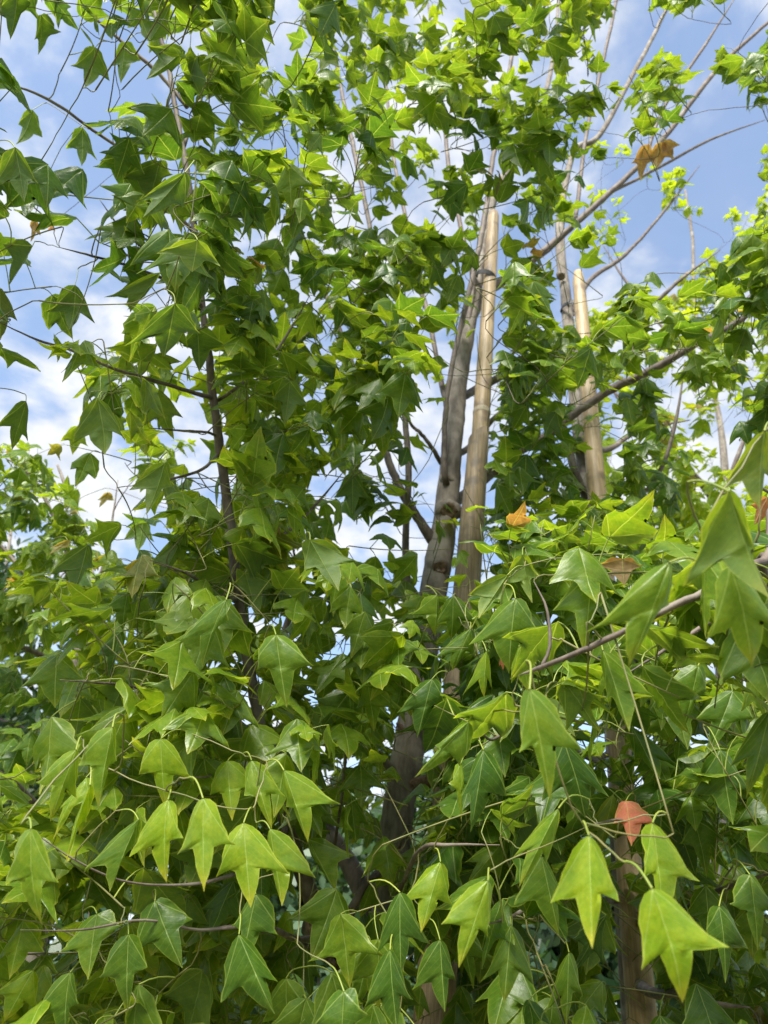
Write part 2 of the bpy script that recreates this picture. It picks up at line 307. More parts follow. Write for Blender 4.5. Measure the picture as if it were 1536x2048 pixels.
# side shoots of the left leader
for pts in (
    [(429, 797, 1.07, 10), (390, 786, 1.02, 9), (340, 770, .98, 8), (235, 740, .92, 7), (140, 700, .87, 6), (75, 680, .84, 5), (-10, 640, .8, 4)],
    [(375, 215, .85, 9), (340, 172, .83, 8), (310, 140, .81, 8), (235, 76, .77, 7), (185, 30, .74, 6), (140, -30, .72, 4)],
    [(368, 292, .88, 8), (394, 215, .88, 7), (418, 160, .88, 7), (441, 95, .88, 6), (470, 0, .87, 5), (485, -60, .86, 4)],
    [(385, 462, .95, 8), (330, 400, .9, 7), (255, 310, .83, 7), (185, 260, .78, 6), (120, 213, .74, 6), (55, 180, .71, 5), (-20, 160, .69, 4)],
    [(402, 612, .99, 8), (365, 580, .95, 7), (325, 556, .91, 7), (250, 530, .85, 6), (185, 512, .8, 5), (120, 495, .77, 4)],
    [(398, 600, .98, 7), (345, 550, .97, 7), (290, 500, .94, 6), (240, 455, .9, 5), (200, 400, .86, 4)],
    [(388, 405, .92, 7), (425, 388, .95, 6), (465, 370, .98, 6), (530, 392, 1.04, 5), (600, 430, 1.1, 4)],
    [(434, 872, 1.1, 6), (415, 865, 1.06, 6), (370, 862, 1.02, 5), (298, 856, .97, 4)],
    [(445, 900, 1.12, 7), (405, 938, 1.08, 6), (350, 956, 1.02, 5), (290, 970, .97, 4)],
    [(430, 805, 1.08, 7), (470, 778, 1.05, 7), (540, 716, 1.04, 6), (580, 660, 1.03, 5), (620, 590, 1.0, 4)],
    [(467, 1128, 1.19, 9), (530, 1090, 1.18, 8), (585, 1055, 1.2, 7), (640, 1000, 1.2, 5), (690, 940, 1.2, 4)],
    [(522, 1478, 1.33, 12), (470, 1440, 1.3, 11), (430, 1412, 1.22, 10), (350, 1390, 1.1, 8), (240, 1370, 1.0, 6), (120, 1360, .9, 5)],
    [(560, 1605, 1.4, 14), (500, 1575, 1.2, 11), (440, 1550, 1.04, 6), (400, 1555, .98, 4), (330, 1540, .95, 4), (250, 1480, .92, 3)],
    [(575, 1655, 1.43, 15), (520, 1720, 1.2, 12), (430, 1760, 1.05, 7), (330, 1770, 1.02, 5), (240, 1760, .98, 4), (150, 1720, .94, 4), (60, 1660, .9, 3)],
    [(660, 1865, 1.54, 16), (600, 1880, 1.3, 13), (520, 1850, 1.1, 10), (400, 1860, 1.08, 6), (290, 1840, 1.02, 5), (160, 1860, .98, 4), (40, 1860, .92, 3)],
    [(668, 1700, 1.5, 6), (680, 1620, 1.42, 6), (690, 1530, 1.38, 6), (697, 1400, 1.3, 5), (705, 1300, 1.22, 4), (715, 1200, 1.15, 3)],
    [(475, 1200, 1.22, 8), (440, 1190, 1.12, 7), (380, 1150, 1.02, 6), (300, 1120, .95, 4)],
    [(760, 1870, YM - .05, 14), (800, 1780, 1.3, 11), (840, 1700, 1.05, 9), (900, 1690, .98, 7), (1000, 1690, .92, 5)],
):
    limb('M', pts, sides=7, n=5)

# the second staked maple
YR = 1.85
TREES['R'] = Tree('R', thing('maple_tree', 'maple tied to the single bamboo cane with a black strap', 'tree', ground_xy(1245, 2040, YR)))
base_r = np.array(TREES['R'].root.location)
o_rt, _, _ = limb('R', [(1262, 1900, YR, 56), (1246, 1650, YR, 50), (1228, 1400, YR, 44), (1208, 1200, YR, 38), (1186, 1060, YR, 32), (1170, 950, YR, 29), (1158, 860, YR, 27), (1146, 750, YR, 25), (1132, 600, YR, 21), (1120, 490, YR, 18), (1125, 400, YR, 15), (1150, 300, YR, 12), (1200, 270, YR, 11), (1266, 148, YR, 9), (1313, 60, YR, 8), (1350, -20, YR, 5)],
     'trunk', BARK, (base_r + np.array([0.0, .02, -.05]), .055), 14, .03, 6)
knot('R', 1122, 552, YR - .03, .013, o_rt)
for pts in (
    [(1182, 1010, YR, 18), (1150, 945, YR - .05, 16), (1138, 890, YR - .06, 15), (1125, 850, YR - .04, 12), (1080, 780, YR - .04, 8)],
    [(1240, 1640, YR, 24), (1300, 1602, YR - .1, 18), (1345, 1585, YR - .2, 15), (1375, 1572, YR - .3, 13), (1450, 1540, YR - .45, 10), (1540, 1500, YR - .5, 7)],
    [(1345, 1590, YR - .2, 14), (1325, 1635, YR - .35, 11), (1290, 1650, 1.2, 8), (1240, 1640, .95, 5), (1205, 1645, .8, 4), (1182, 1650, .7, 4)],
    [(1225, 1430, YR, 20), (1260, 1340, YR - .1, 16), (1330, 1290, YR - .25, 12), (1400, 1235, YR - .35, 10), (1500, 1190, YR - .45, 7)],
    [(1230, 1500, YR, 18), (1190, 1520, YR - .15, 14), (1120, 1480, YR - .4, 11), (1050, 1440, 1.1, 8), (985, 1480, .95, 6), (950, 1440, .85, 4)],
    [(1265, 1960, YR, 24), (1310, 1988, YR - .3, 19), (1350, 1985, YR - .5, 17), (1385, 1990, YR - .6, 17), (1420, 2006, YR - .65, 14), (1500, 2015, YR - .7, 9)],
    [(1250, 1800, YR, 16), (1180, 1800, YR - .3, 13), (1100, 1790, 1.2, 10), (1030, 1830, 1.0, 7), (970, 1850, .9, 5)],
    [(1255, 1850, YR, 18), (1330, 1840, YR - .3, 14), (1420, 1790, 1.25, 11), (1500, 1760, 1.05, 8), (1560, 1740, .9, 5)],
    [(1160, 870, YR, 14), (1210, 900, YR + .1, 12), (1280, 860, YR + .15, 9), (1380, 840, YR + .15, 6)],
    [(1196, 1120, YR, 16), (1140, 1070, YR - .05, 13), (1070, 1050, YR - .1, 10), (1000, 1020, YR - .05, 7)],
    [(1190, 1080, YR, 14), (1240, 1020, YR - .2, 11), (1310, 960, YR - .3, 9), (1350, 850, YR - .35, 7), (1370, 720, YR - .4, 5)],
    [(1135, 640, YR, 12), (1180, 560, YR + .1, 10), (1250, 510, YR + .15, 8), (1330, 420, YR + .2, 6), (1400, 330, YR + .2, 4)],
):
    limb('R', pts, sides=8, n=5)

# the maple just outside the frame on the right whose branches reach in
TREES['N'] = Tree('N', thing('maple_tree', 'maple whose close leafy branch reaches in with large pale leaves and red new growth', 'tree', (1.25, 1.05, 0)))
Pn = np.array([(1.25, 1.05, -.05), (1.24, 1.03, .6), (1.22, 1.02, 1.2), (1.20, 1.0, 1.9), (1.17, 1.0, 2.7), (1.15, 1.05, 3.6), (1.2, 1.1, 4.4)])
C = catmull(Pn, 6); rd = np.linspace(.05, .012, len(C)); mb = MB(); mb.tube(C, rd, 14, bump=.03, seed=3); mb.build('trunk', BARK, TREES['N'].root); skel(C, rd, 'N')
limb('N', [(1700, 1100, .66, 20), (1530, 1122, .60, 18), (1440, 1170, .58, 16), (1340, 1216, .59, 14), (1240, 1266, .61, 13), (1180, 1294, .63, 12), (1080, 1335, .66, 9), (1040, 1350, .68, 6)], base=((1.22, 1.02, 1.55), .02), sides=10, n=6)
limb('N', [(1085, 1333, .66, 8), (1100, 1285, .655, 7), (1092, 1215, .65, 6), (1068, 1163, .65, 5)], sides=7)
limb('N', [(1720, 1010, .7, 16), (1600, 1000, .6, 12), (1540, 985, .54, 8), (1500, 960, .5, 5)], base=((1.21, 1.01, 1.7), .014), sides=7)
limb('N', [(1640, 1200, .75, 16), (1536, 1185, .8, 13), (1440, 1232, .84, 11), (1330, 1300, .86, 8), (1250, 1350, .88, 5)], base=((1.22, 1.02, 1.5), .014), sides=8)

# a maple standing behind on the left, and a sunlit one behind on the right
TREES['L'] = Tree('L', thing('maple_tree', 'smaller maple with rust-tinted shoot tips rising behind the dark leader stem', 'tree', ground_xy(60, 2040, 2.3)))
bl = np.array(TREES['L'].root.location)
limb('L', [(70, 1900, 2.3, 40), (110, 1600, 2.3, 34), (150, 1350, 2.3, 28), (185, 1200, 2.3, 20), (165, 1080, 2.3, 13), (135, 985, 2.3, 9), (115, 930, 2.3, 5)], 'trunk', BARK, (bl + np.array([0, 0, -.05]), .045), 10, .03, 5)
for pts in ([(150, 1350, 2.3, 14), (60, 1300, 2.2, 10), (-20, 1280, 2.1, 8), (-100, 1240, 2.1, 5)], [(175, 1230, 2.3, 12), (110, 1040, 2.15, 8), (60, 950, 2.1, 6), (0, 910, 2.1, 4)],
            [(180, 1200, 2.3, 10), (215, 1110, 2.25, 7), (222, 1060, 2.2, 6), (236, 960, 2.2, 4)], [(150, 1350, 2.3, 14), (260, 1330, 2.2, 10), (340, 1290, 2.1, 8), (420, 1250, 2.1, 5)],
            [(110, 1600, 2.3, 16), (200, 1520, 2.2, 12), (300, 1500, 2.1, 8), (380, 1480, 2.0, 5)], [(100, 1640, 2.3, 16), (20, 1560, 2.1, 12), (-60, 1520, 2.0, 8)],
            [(160, 1280, 2.3, 12), (60, 1160, 2.3, 9), (-30, 1050, 2.3, 6), (-90, 960, 2.3, 4)]): limb('L', pts, sides=7, n=5)
TREES['B'] = Tree('B', thing('maple_tree', 'yellow-green sunlit maple in the row behind the single staked one', 'tree', ground_xy(1420, 2040, 3.5)))
bb = np.array(TREES['B'].root.location)
limb('B', [(1430, 1900, 3.5, 34), (1440, 1600, 3.5, 30), (1445, 1300, 3.5, 26), (1440, 1080, 3.5, 20), (1450, 960, 3.5, 16), (1440, 850, 3.5, 12), (1420, 750, 3.5, 10), (1390, 620, 3.5, 8), (1385, 480, 3.5, 6), (1370, 380, 3.5, 4)], 'trunk', BARK, (bb + np.array([0, 0, -.05]), .05), 10, .03, 5)
for pts in ([(1440, 1020, 3.5, 16), (1400, 965, 3.4, 15), (1350, 915, 3.3, 13), (1300, 870, 3.3, 11), (1240, 800, 3.3, 8), (1200, 740, 3.3, 5)],
            [(1445, 1000, 3.5, 12), (1480, 900, 3.4, 9), (1510, 830, 3.4, 7), (1560, 740, 3.4, 5)], [(1440, 1100, 3.5, 12), (1380, 1060, 3.4, 9), (1310, 1010, 3.3, 7), (1240, 960, 3.3, 4)],
            [(1442, 1080, 3.5, 12), (1540, 1020, 3.5, 9), (1620, 940, 3.5, 6)], [(1425, 760, 3.5, 8), (1330, 660, 3.5, 6), (1250, 560, 3.5, 5), (1200, 480, 3.5, 3)], [(1405, 690, 3.5, 7), (1470, 620, 3.5, 5), (1530, 560, 3.5, 4)]): limb('B', pts, sides=7, n=5)

# ------------------------------------------------------------------ leaf shape
OUT_X = np.array([0.012, .110, .215, .288, .340, .388, .440, .510, .395, .285, .178, .162, .126, .078, .034, 0.0])
OUT_T = np.array([-.005, .022, .095, .215, .330, .430, .515, .600, .572, .552, .555, .640, .750, .850, .930, 1.0])
MID_T = np.array([0, .05, .115, .21, .295, .37, .425, .465, .495, .52, .555, .63, .735, .84, .925, 1.0])
VEIN_F = np.array([.30, .34, .46, .67, .82, .90, .94, .955, .80, .66, .55, .5, .5, .5, .5, .5])   # where the side vein crosses each station
NS = len(MID_T); NC = 7
def template(seed, lobe=1.0, width=1.0, tipw=1.0):
    """leaf-space vertices (x across, y along 0..1), faces, uv, edge"""
    q = np.random.default_rng(seed)
    cols = []
    for sgn in (-1, 1):
        ox = OUT_X * width * (1 + q.normal(0, .035, NS)); ot = OUT_T + q.normal(0, .006, NS)
        k = lobe * q.uniform(.86, 1.12); ox[7] *= k; ox[6] *= (1 + k) / 2; ox[8] *= (1 + k) / 2
        dl = q.uniform(-.05, .045); ot[7] += dl; ot[6] += dl * .5; ot[8] += dl * .5; ot[9] += q.uniform(-.02, .02); ot[10] += q.uniform(-.025, .03)
        ox[10:14] *= tipw * q.uniform(.9, 1.15); ot[0] = 0; ox[0] = .012; ot[-1] = 1; ox[-1] = 0.0015
        cols.append((sgn, ox, ot))
    V = []; E = []
    for i in range(NS):
        (sa, xa, ta), (sb, xb, tb) = cols
        g_ = VEIN_F[i]
        for (f, sx, xx, tt) in ((1, sa, xa, ta), (g_, sa, xa, ta), (g_ * .5, sa, xa, ta), (0, 0, xa, ta), (g_ * .5, sb, xb, tb), (g_, sb, xb, tb), (1, sb, xb, tb)):
            V.append((sx * xx[i] * f, MID_T[i] * (1 - f) + tt[i] * f, 0)); E.append(f)
    F = [(i * NC + j, i * NC + j + 1, (i + 1) * NC + j + 1, (i + 1) * NC + j) for i in range(NS - 1) for j in range(NC - 1)]
    return np.array(V), F, np.array(E)
def shape_z(V, q, fold=None, amt=1.0):
    x, y = V[:, 0], V[:, 1]; ax = np.abs(x)
    fold = q.uniform(.04, .24) if fold is None else fold
    z = -fold * ax - q.uniform(.02, .26) * amt * y ** 2 - q.uniform(.05, .4) * amt * ax ** 2
    z += q.uniform(-.10, .12) * amt * np.maximum(y - .5, 0) ** 2 * 4
    z += q.uniform(.015, .05) * amt * np.sin(y * q.uniform(5, 9) + q.uniform(0, 6)) * (ax / .3)
    z += q.uniform(-.05, .05) * amt * np.sin(y * 4 + q.uniform(0, 6)) * np.sign(x) * (ax / .3)
    # panels: convex between midrib and side vein, folded down outside the side vein
    st = np.arange(len(x)) // NC; cl = np.abs(np.arange(len(x)) % NC - 3)
    ext = np.maximum(ax - np.where(cl == 3, np.abs(x[st * NC + 1 + 4 * (x > 0)]), ax), 0)
    z -= q.uniform(.25, .75) * ext * np.clip((7.5 - st) / 2, 0, 1)
    z += q.uniform(.010, .034) * (cl == 1) * np.minimum(ax / .06, 1) * np.clip((10 - st) / 4, .25, 1) - q.uniform(.0, .02) * (cl == 0)
    z += q.normal(0, .006, len(x)) * amt
    return z
PSEG = 5; PSD = 4
def petiole_geo(P, r):
    P = np.asarray(P); T = np.gradient(P, axis=0); V = []
    for p, tt, rr in zip(P, T, r):
        tt = nrm(tt); a = nrm(np.cross(tt, (.3, .9, .31))); b = np.cross(tt, a)
        for j in range(PSD): V.append(p + rr * (a * math.cos(j * 1.5708) + b * math.sin(j * 1.5708)))
    n = len(P); F = [(i * PSD + j, i * PSD + (j + 1) % PSD, (i + 1) * PSD + (j + 1) % PSD, (i + 1) * PSD + j) for i in range(n - 1) for j in range(PSD)]
    return np.array(V), F
class Leaf: pass
def pack(V, F, E, UV, pv, pf):
    """blade + petiole -> arrays"""
    n = len(V)
    return dict(V=np.vstack([V, pv]), F=list(F) + [tuple(i + n for i in f) for f in pf], M=[0] * len(F) + [1] * len(pf),
                UV=np.vstack([UV, np.tile([.5, .5], (len(pv), 1))]), E=np.concatenate([E, np.zeros(len(pv))]), nb=n)
VARS = []
for k in range(28):
    q = np.random.default_rng(100 + k)
    V, F, E = template(200 + k, lobe=q.uniform(.78, 1.18), width=q.uniform(.9, 1.12), tipw=q.uniform(.85, 1.2))
    UV = np.c_[V[:, 0] + .5, V[:, 1]]
    V = V.copy(); V[:, 2] = shape_z(V, q); V[:, 0] += q.uniform(-.07, .07) * V[:, 1] ** 2
    th = R(q.uniform(38, 95)); pl = q.uniform(.32, .72); rise = q.uniform(.02, .14)
    tt = np.linspace(0, 1, PSEG); pp = np.c_[q.uniform(-.05, .05) * np.sin(tt * 3.1), pl * tt, rise * np.sin(tt * 2.2)]
    rm = np.array([[1, 0, 0], [0, math.cos(th), math.sin(th)], [0, -math.sin(th), math.cos(th)]])
    Vb = V @ rm.T + pp[-1]
    pv, pf = petiole_geo(pp, np.linspace(.013, .009, PSEG))
    VARS.append(pack(Vb, F, E, UV, pv, pf))
def leaf_mesh(d, name, mats):
    me = bpy.data.meshes.new(name); me.from_pydata(d['V'].tolist(), [], d['F'])
    for m in mats: me.materials.append(m)
    me.polygons.foreach_set('material_index', d['M']); me.polygons.foreach_set('use_smooth', [True] * len(d['F']))
    uvl = me.uv_layers.new(name='UVMap'); li = np.empty(len(me.loops), int); me.loops.foreach_get('vertex_index', li)
    uvl.data.foreach_set('uv', d['UV'][li].ravel()); a = me.attributes.new('edge', 'FLOAT', 'POINT'); a.data.foreach_set('value', d['E'])
    if len(d['V']) < 400:     # crisp creases along the midrib and the two side veins
        ev = np.empty(len(me.edges) * 2, int); me.edges.foreach_get('vertices', ev); ev = ev.reshape(-1, 2); ev.sort(axis=1); col = ev[:, 0] % NC; st = ev[:, 0] // NC
        sh = (ev[:, 1] - ev[:, 0] == NC) & (ev[:, 1] < NC * NS) & ((col == 3) | (((col == 1) | (col == 5)) & (st < 7)))
        at = me.attributes.new('sharp_edge', 'BOOLEAN', 'EDGE'); at.data.foreach_set('value', sh)
    return me

# ------------------------------------------------------------------ leaves traced one by one: base, tip, left lobe, right lobe (photo pixels), tint, autumn, depth factor
HERO = [
 (321,1478,328,1613,269,1542,385,1552,.95,0,1),(336,1600,319,1761,247,1714,365,1676,1,0,.97),(406,1597,408,1783,355,1700,466,1688,.85,0,1),(455,1522,464,1642,414,1584,514,1570,.85,0,.95),
 (503,1521,542,1656,487,1598,570,1586,.7,0,1),(487,1646,501,1815,426,1754,572,1741,.85,0,1.03),(540,1658,565,1812,532,1745,637,1748,.7,0,1.05),(568,1541,616,1684,575,1615,676,1604,.65,0,1),
 (426,1487,525,1527,445,1532,527,1475,.6,0,1),(617,1679,671,1786,625,1722,707,1710,.45,0,1.1),(767,1675,785,1774,723,1754,821,1737,.6,0,1),(702,1590,712,1690,682,1673,741,1650,.3,0,1),
 (684,1535,746,1597,705,1590,751,1557,.25,0,1),(62,1658,65,1853,-2,1764,104,1768,.6,0,.95),(225,1455,195,1619,146,1528,229,1522,.5,0,.95),(152,1500,98,1643,70,1569,152,1590,.6,0,1),
 (180,1570,125,1723,143,1652,172,1642,.9,0,1),(172,1555,98,1672,115,1620,178,1600,.85,0,1.02),(277,1640,215,1783,161,1746,262,1700,.3,0,1.08),(194,1828,174,1960,112,1905,242,1851,.4,0,1),
 (48,1841,18,1960,-5,1916,90,1905,.75,0,1),(66,1941,8,2045,-20,1990,72,2018,.85,0,.95),(257,1869,251,2024,187,1960,299,1937,.2,0,1.05),(310,1802,362,1936,263,1905,385,1832,.15,0,1.1),
 (186,1760,240,1846,165,1795,281,1815,.25,0,1.1),(211,1782,146,1843,112,1830,180,1830,.6,0,1.03),(154,1898,120,1979,75,1958,146,1921,.45,0,1.02),(140,1945,120,2090,50,2040,150,2010,.2,0,1.08),
 (512,1789,482,1933,462,1856,563,1862,.15,0,1.05),(478,1869,546,2028,436,2010,556,1960,.1,0,1.15),(614,1898,621,2002,580,1948,642,1953,.2,0,1.1),(688,1983,680,2150,624,2050,733,2026,.15,0,1),
 (780,1900,790,2065,720,2020,820,2000,.1,0,1.05),(800,1785,800,1950,748,1900,852,1880,.08,0,1.1),(881,1724,842,1865,798,1805,901,1807,.8,0,1),(976,1762,919,1937,871,1848,980,1867,.7,0,1),
 (1117,1617,1041,1767,1024,1708,1099,1721,.5,0,1),(1010,1677,937,1770,927,1723,1001,1767,.4,0,1.04),(1083,1713,1119,1874,1028,1802,1130,1800,.3,0,1.08),(967,1500,945,1660,924,1591,1018,1590,.03,0,1.12),
 (1022,1850,1008,2005,965,1962,1075,1965,.3,0,1.08),(1178,1672,1185,1897,1100,1802,1241,1797,1,0,1),(1305,1646,1327,1839,1281,1750,1403,1766,.85,0,1.02),(1304,1777,1385,2006,1284,1937,1459,1900,.95,0,.97),
 (1252,1602,1264,1692,1225,1642,1316,1645,.5,1,.72),(1226,1589,1200,1705,1165,1675,1240,1683,.6,.12,1.1),(1387,1637,1418,1754,1366,1685,1451,1678,.25,0,1.1),(1438,1813,1461,1965,1409,1870,1498,1888,.12,0,1.12),
 (1500,1750,1521,1901,1459,1810,1552,1818,.2,0,1.1),(1059,1379,1105,1600,1037,1498,1162,1487,.5,0,1),(1039,1293,1059,1386,1019,1366,1085,1350,.7,0,.72),(973,1302,967,1393,929,1383,985,1375,.75,0,.72),
 (906,1192,905,1280,869,1250,958,1244,.25,0,.9),(874,1190,872,1272,822,1229,880,1225,.5,0,.8),(1031,1197,1015,1340,942,1281,1074,1254,.25,0,1.05),(941,1258,905,1340,865,1317,950,1309,.25,0,.85),
 (1015,1150,955,1241,927,1189,1000,1200,.7,0,.85),(1045,1110,1063,1207,1008,1165,1075,1152,.75,0,.8),(1338,1125,1270,1325,1195,1247,1342,1210,.45,0,.9),(1183,1145,1170,1305,1103,1220,1222,1195,.4,0,1),
 (1245,1118,1248,1172,1190,1130,1286,1132,.5,.6,.62),(1459,983,1529,1198,1371,1160,1515,1100,.5,0,.9),(1460,1130,1518,1330,1425,1280,1570,1255,.5,0,.85),(1529,862,1517,1018,1437,979,1545,948,.5,.1,.75),
 (1535,995,1508,1050,1500,1010,1550,1040,.6,.7,.4),(864,1358,835,1475,794,1418,890,1402,.06,0,1.05),(937,1444,836,1553,872,1490,932,1530,.35,0,.95),(921,1528,923,1643,899,1570,929,1565,.75,0,.9),
 (1206,1301,1260,1462,1215,1400,1313,1390,.35,0,1),(1396,1332,1372,1462,1316,1384,1422,1380,.3,0,1),(1465,1382,1420,1505,1392,1430,1508,1439,.2,0,1.05),(1263,1452,1318,1560,1271,1520,1368,1540,.15,0,1.05),
 (1540,1420,1500,1585,1456,1531,1570,1520,.25,0,1),(1440,1500,1465,1650,1380,1595,1503,1580,.1,0,1.15),(1128,1485,1178,1630,1083,1590,1223,1590,.05,0,1.15),(1138,1905,1133,2050,1088,2025,1165,1987,.35,0,1.1),
 (880,1880,890,2025,820,1975,915,1960,.12,0,1.1),(620,1080,680,1187,607,1140,717,1120,.4,0,1),(552,1270,570,1410,502,1327,628,1330,.3,0,1),(452,1200,395,1330,360,1272,457,1235,.25,0,1),
 (490,1145,517,1240,467,1167,552,1170,.4,0,1),(287,1035,280,1105,245,1082,310,1082,.25,0,1.1),(330,925,300,1030,260,975,345,975,.35,0,1),(195,797,217,912,140,887,255,872,.3,0,1),
 (52,802,22,900,-5,850,59,885,.2,0,1),(175,1090,152,1185,95,1145,187,1137,.1,.06,1),(115,1310,108,1415,37,1375,165,1355,.35,0,1),(705,947,705,1030,667,995,740,1000,.08,0,1.2),
 (370,1065,325,1155,285,1140,372,1125,.3,0,1),(240,1265,215,1365,190,1305,247,1300,.1,0,1),(255,1185,243,1265,205,1215,265,1225,.15,0,1),(580,762,570,852,542,795,617,810,.3,0,1),
 (30,295,50,405,-10,370,75,365,.15,.04,.8),(65,220,45,295,35,250,90,280,.15,0,1),(190,95,177,185,145,135,225,162,.2,0,1),(35,-20,27,85,-20,30,70,10,.15,0,1),(82,30,82,115,70,82,122,65,.15,0,1),
 (300,82,345,10,280,35,345,65,.25,0,1),(367,100,295,165,300,95,350,150,.2,0,1),(250,85,240,165,222,130,285,122,.2,0,1),(165,255,165,335,132,295,195,320,.05,0,1),(150,570,147,665,95,625,190,645,.15,0,1),
 (65,492,17,572,2,485,55,515,.15,0,.9),(320,545,260,625,215,595,305,575,.3,0,1),(350,607,330,712,262,685,400,665,.08,0,.9),(320,322,300,400,235,355,345,350,.3,0,1),(395,480,385,545,310,505,440,530,.35,0,.8),
 (395,657,400,745,362,690,455,690,.15,0,1),(370,345,290,440,275,400,372,420,.12,0,.9),(1290,290,1275,365,1262,325,1310,320,.3,.45,1.5),(1320,285,1310,340,1290,320,1350,315,.3,.42,1.4),(1330,280,1345,320,1320,310,1360,290,.3,.4,1.3),
 (70,440,62,485,60,450,85,470,.3,.5,.6),(100,455,112,462,96,462,108,452,.3,.9,.3),(1003,1312,1006,1340,997,1332,1016,1330,.4,.8,.24),(135,1080,100,1110,95,1098,140,1095,.5,.3,.7),(215,985,200,1015,195,1000,230,1000,.5,.3,.6),
]
pending = []      # (attach point, direction hint, allowed trees, payload)
hero_leaves = []
for hi, (bu, bv, tu, tv, lu, lv, ru, rv, tint, red, zf) in enumerate(HERO):
    q = np.random.default_rng(900 + hi)
    ln = math.hypot(tu - bu, tv - bv); span = math.hypot(ru - lu, rv - lv); ln = max(ln, span * .85)
    z = 0.078 * FPX / ln * zf
    z = min(max(z, .34), 2.2); low = min(max((tv - 950) / 500, 0), 1)
    s = ln / FPX * z
    tz = z - s * (0.42 * low + q.uniform(-.12, .25) * (1 - low) - .1 * (1 - low)) - s * q.uniform(-.06, .1)
    B, Tp = D(bu, bv, z), D(tu, tv, tz)
    bk = q.uniform(.02, .16)
    Lp, Rp = D(lu, lv, (z + tz) / 2 + s * (bk + q.uniform(-.06, .1))), D(ru, rv, (z + tz) / 2 + s * (bk + q.uniform(-.06, .1)))
    V, F, E = template(300 + hi, 1.0, 1.0, q.uniform(.9, 1.15)); UV = np.c_[V[:, 0] + .5, V[:, 1]]
    # which canonical side each lobe belongs to
    nrm_c = nrm(np.cross(Rp - Lp, Tp - B))
    ax = Tp - B; tl = .600; xl = .510
    ml = B + ax * (tl - .02)
    P = B + V[:, 1:2] * ax
    wl = np.abs(V[:, 0:1]) / xl
    P = np.where(V[:, 0:1] < 0, P + wl * (Lp - ml), P + wl * (Rp - ml))
    L_ = np.linalg.norm(ax); zz_ = shape_z(V, q, fold=0.0, amt=.8)
    nn = nrm_c if nrm_c[2] > 0 else -nrm_c
    if low > .6:       # outward facing hanging leaves show the upper face
        nn = nrm_c if np.dot(nrm_c, CAM - B) > 0 else -nrm_c
    P = P + nn * (zz_ * L_)[:, None] + nn * (0.035 * L_ * np.sin(np.clip(V[:, 1:2], 0, 1) * math.pi))
    # winding: face normal must be along nn (upper face)
    f0 = F[4 * (NC - 1) + 2]; fn = np.cross(P[f0[1]] - P[f0[0]], P[f0[2]] - P[f0[0]])
    if np.dot(fn, nn) < 0: F = [f[::-1] for f in F]
    # petiole runs up and back from the blade
    back = nrm(-nrm(ax) * .25 + np.array([0, 0, .12]) + nrm(B - CAM) * .95 + ROT[:, 0] * q.normal(0, .5) + q.normal(0, .15, 3))
    pl = max(L_ * q.uniform(.4, .65), .012); E1 = B + back * pl
    tt = np.linspace(0, 1, 7)[:, None]; bow = nrm(np.array([0, 0, 1.0]) + q.normal(0, .2, 3)) * pl * .16
    PP = E1 * (1 - tt) + B * tt + bow * np.sin(tt * math.pi)
    pv, pf = petiole_geo(PP, np.full(7, .00075 + .0001 * (ln > 120)))
    d = pack(P, F, E, UV, pv, pf)
    lf = Leaf(); lf.d = d; lf.hero = True; lf.col = (tint, red, q.random()); lf.P = d['V'][:d['nb']]
    hero_leaves.append(lf)
    keys = ['M'] if bu < 760 else (['N', 'R', 'M'] if bv > 850 else ['M', 'R'])
    if bu < 300 and 880 < bv < 1300 and ln < 110: keys = ['M', 'L']
    pending.append([E1, back, keys, ('hero', lf)])

# ------------------------------------------------------------------ procedural shoots
GAPS = [(105,75,45,40),(200,195,78,55),(280,185,45,45),(35,120,35,30),(30,432,36,30),(165,445,28,20),(75,545,52,50),(50,605,75,38),(200,655,70,42),(215,605,35,40),(330,457,55,24),(325,600,30,16),
 (600,312,30,28),(605,110,28,24),(550,75,20,18),(380,80,36,28),(350,20,22,20),(110,800,85,50),(160,862,75,62),(75,765,75,42),(140,905,75,42),(200,960,62,50),(215,1020,50,42),(250,1092,48,42),(330,1015,30,26),(300,812,26,20),(15,660,40,40),
 (650,985,46,36),(712,1050,26,24),(490,870,20,14),(680,1000,30,28),(840,840,30,40),(740,925,16,34),(822,880,18,26),(1240,110,44,64),(1490,60,46,60),(1410,62,52,50),(1480,292,46,64),(1440,335,62,60),(1500,375,34,42),(1310,478,54,70),(1268,512,52,62),
 (1200,560,42,46),(1200,350,30,30),(1165,150,30,42),(1430,480,44,36),(1240,850,18,55),(1235,920,18,36),(1340,790,28,45),(1300,1005,18,18),(775,1055,11,26),(590,1300,26,26),(595,1370,30,18),(560,1240,10,20),(1130,640,26,22),(940,1150,8,26),(1010,120,18,26),(1120,330,16,18)]
GA = np.array(GAPS, float)
def in_gap(u, v, k=1.0): return np.any(((u - GA[:, 0]) / GA[:, 2]) ** 2 + ((v - GA[:, 1]) / GA[:, 3]) ** 2 < k)
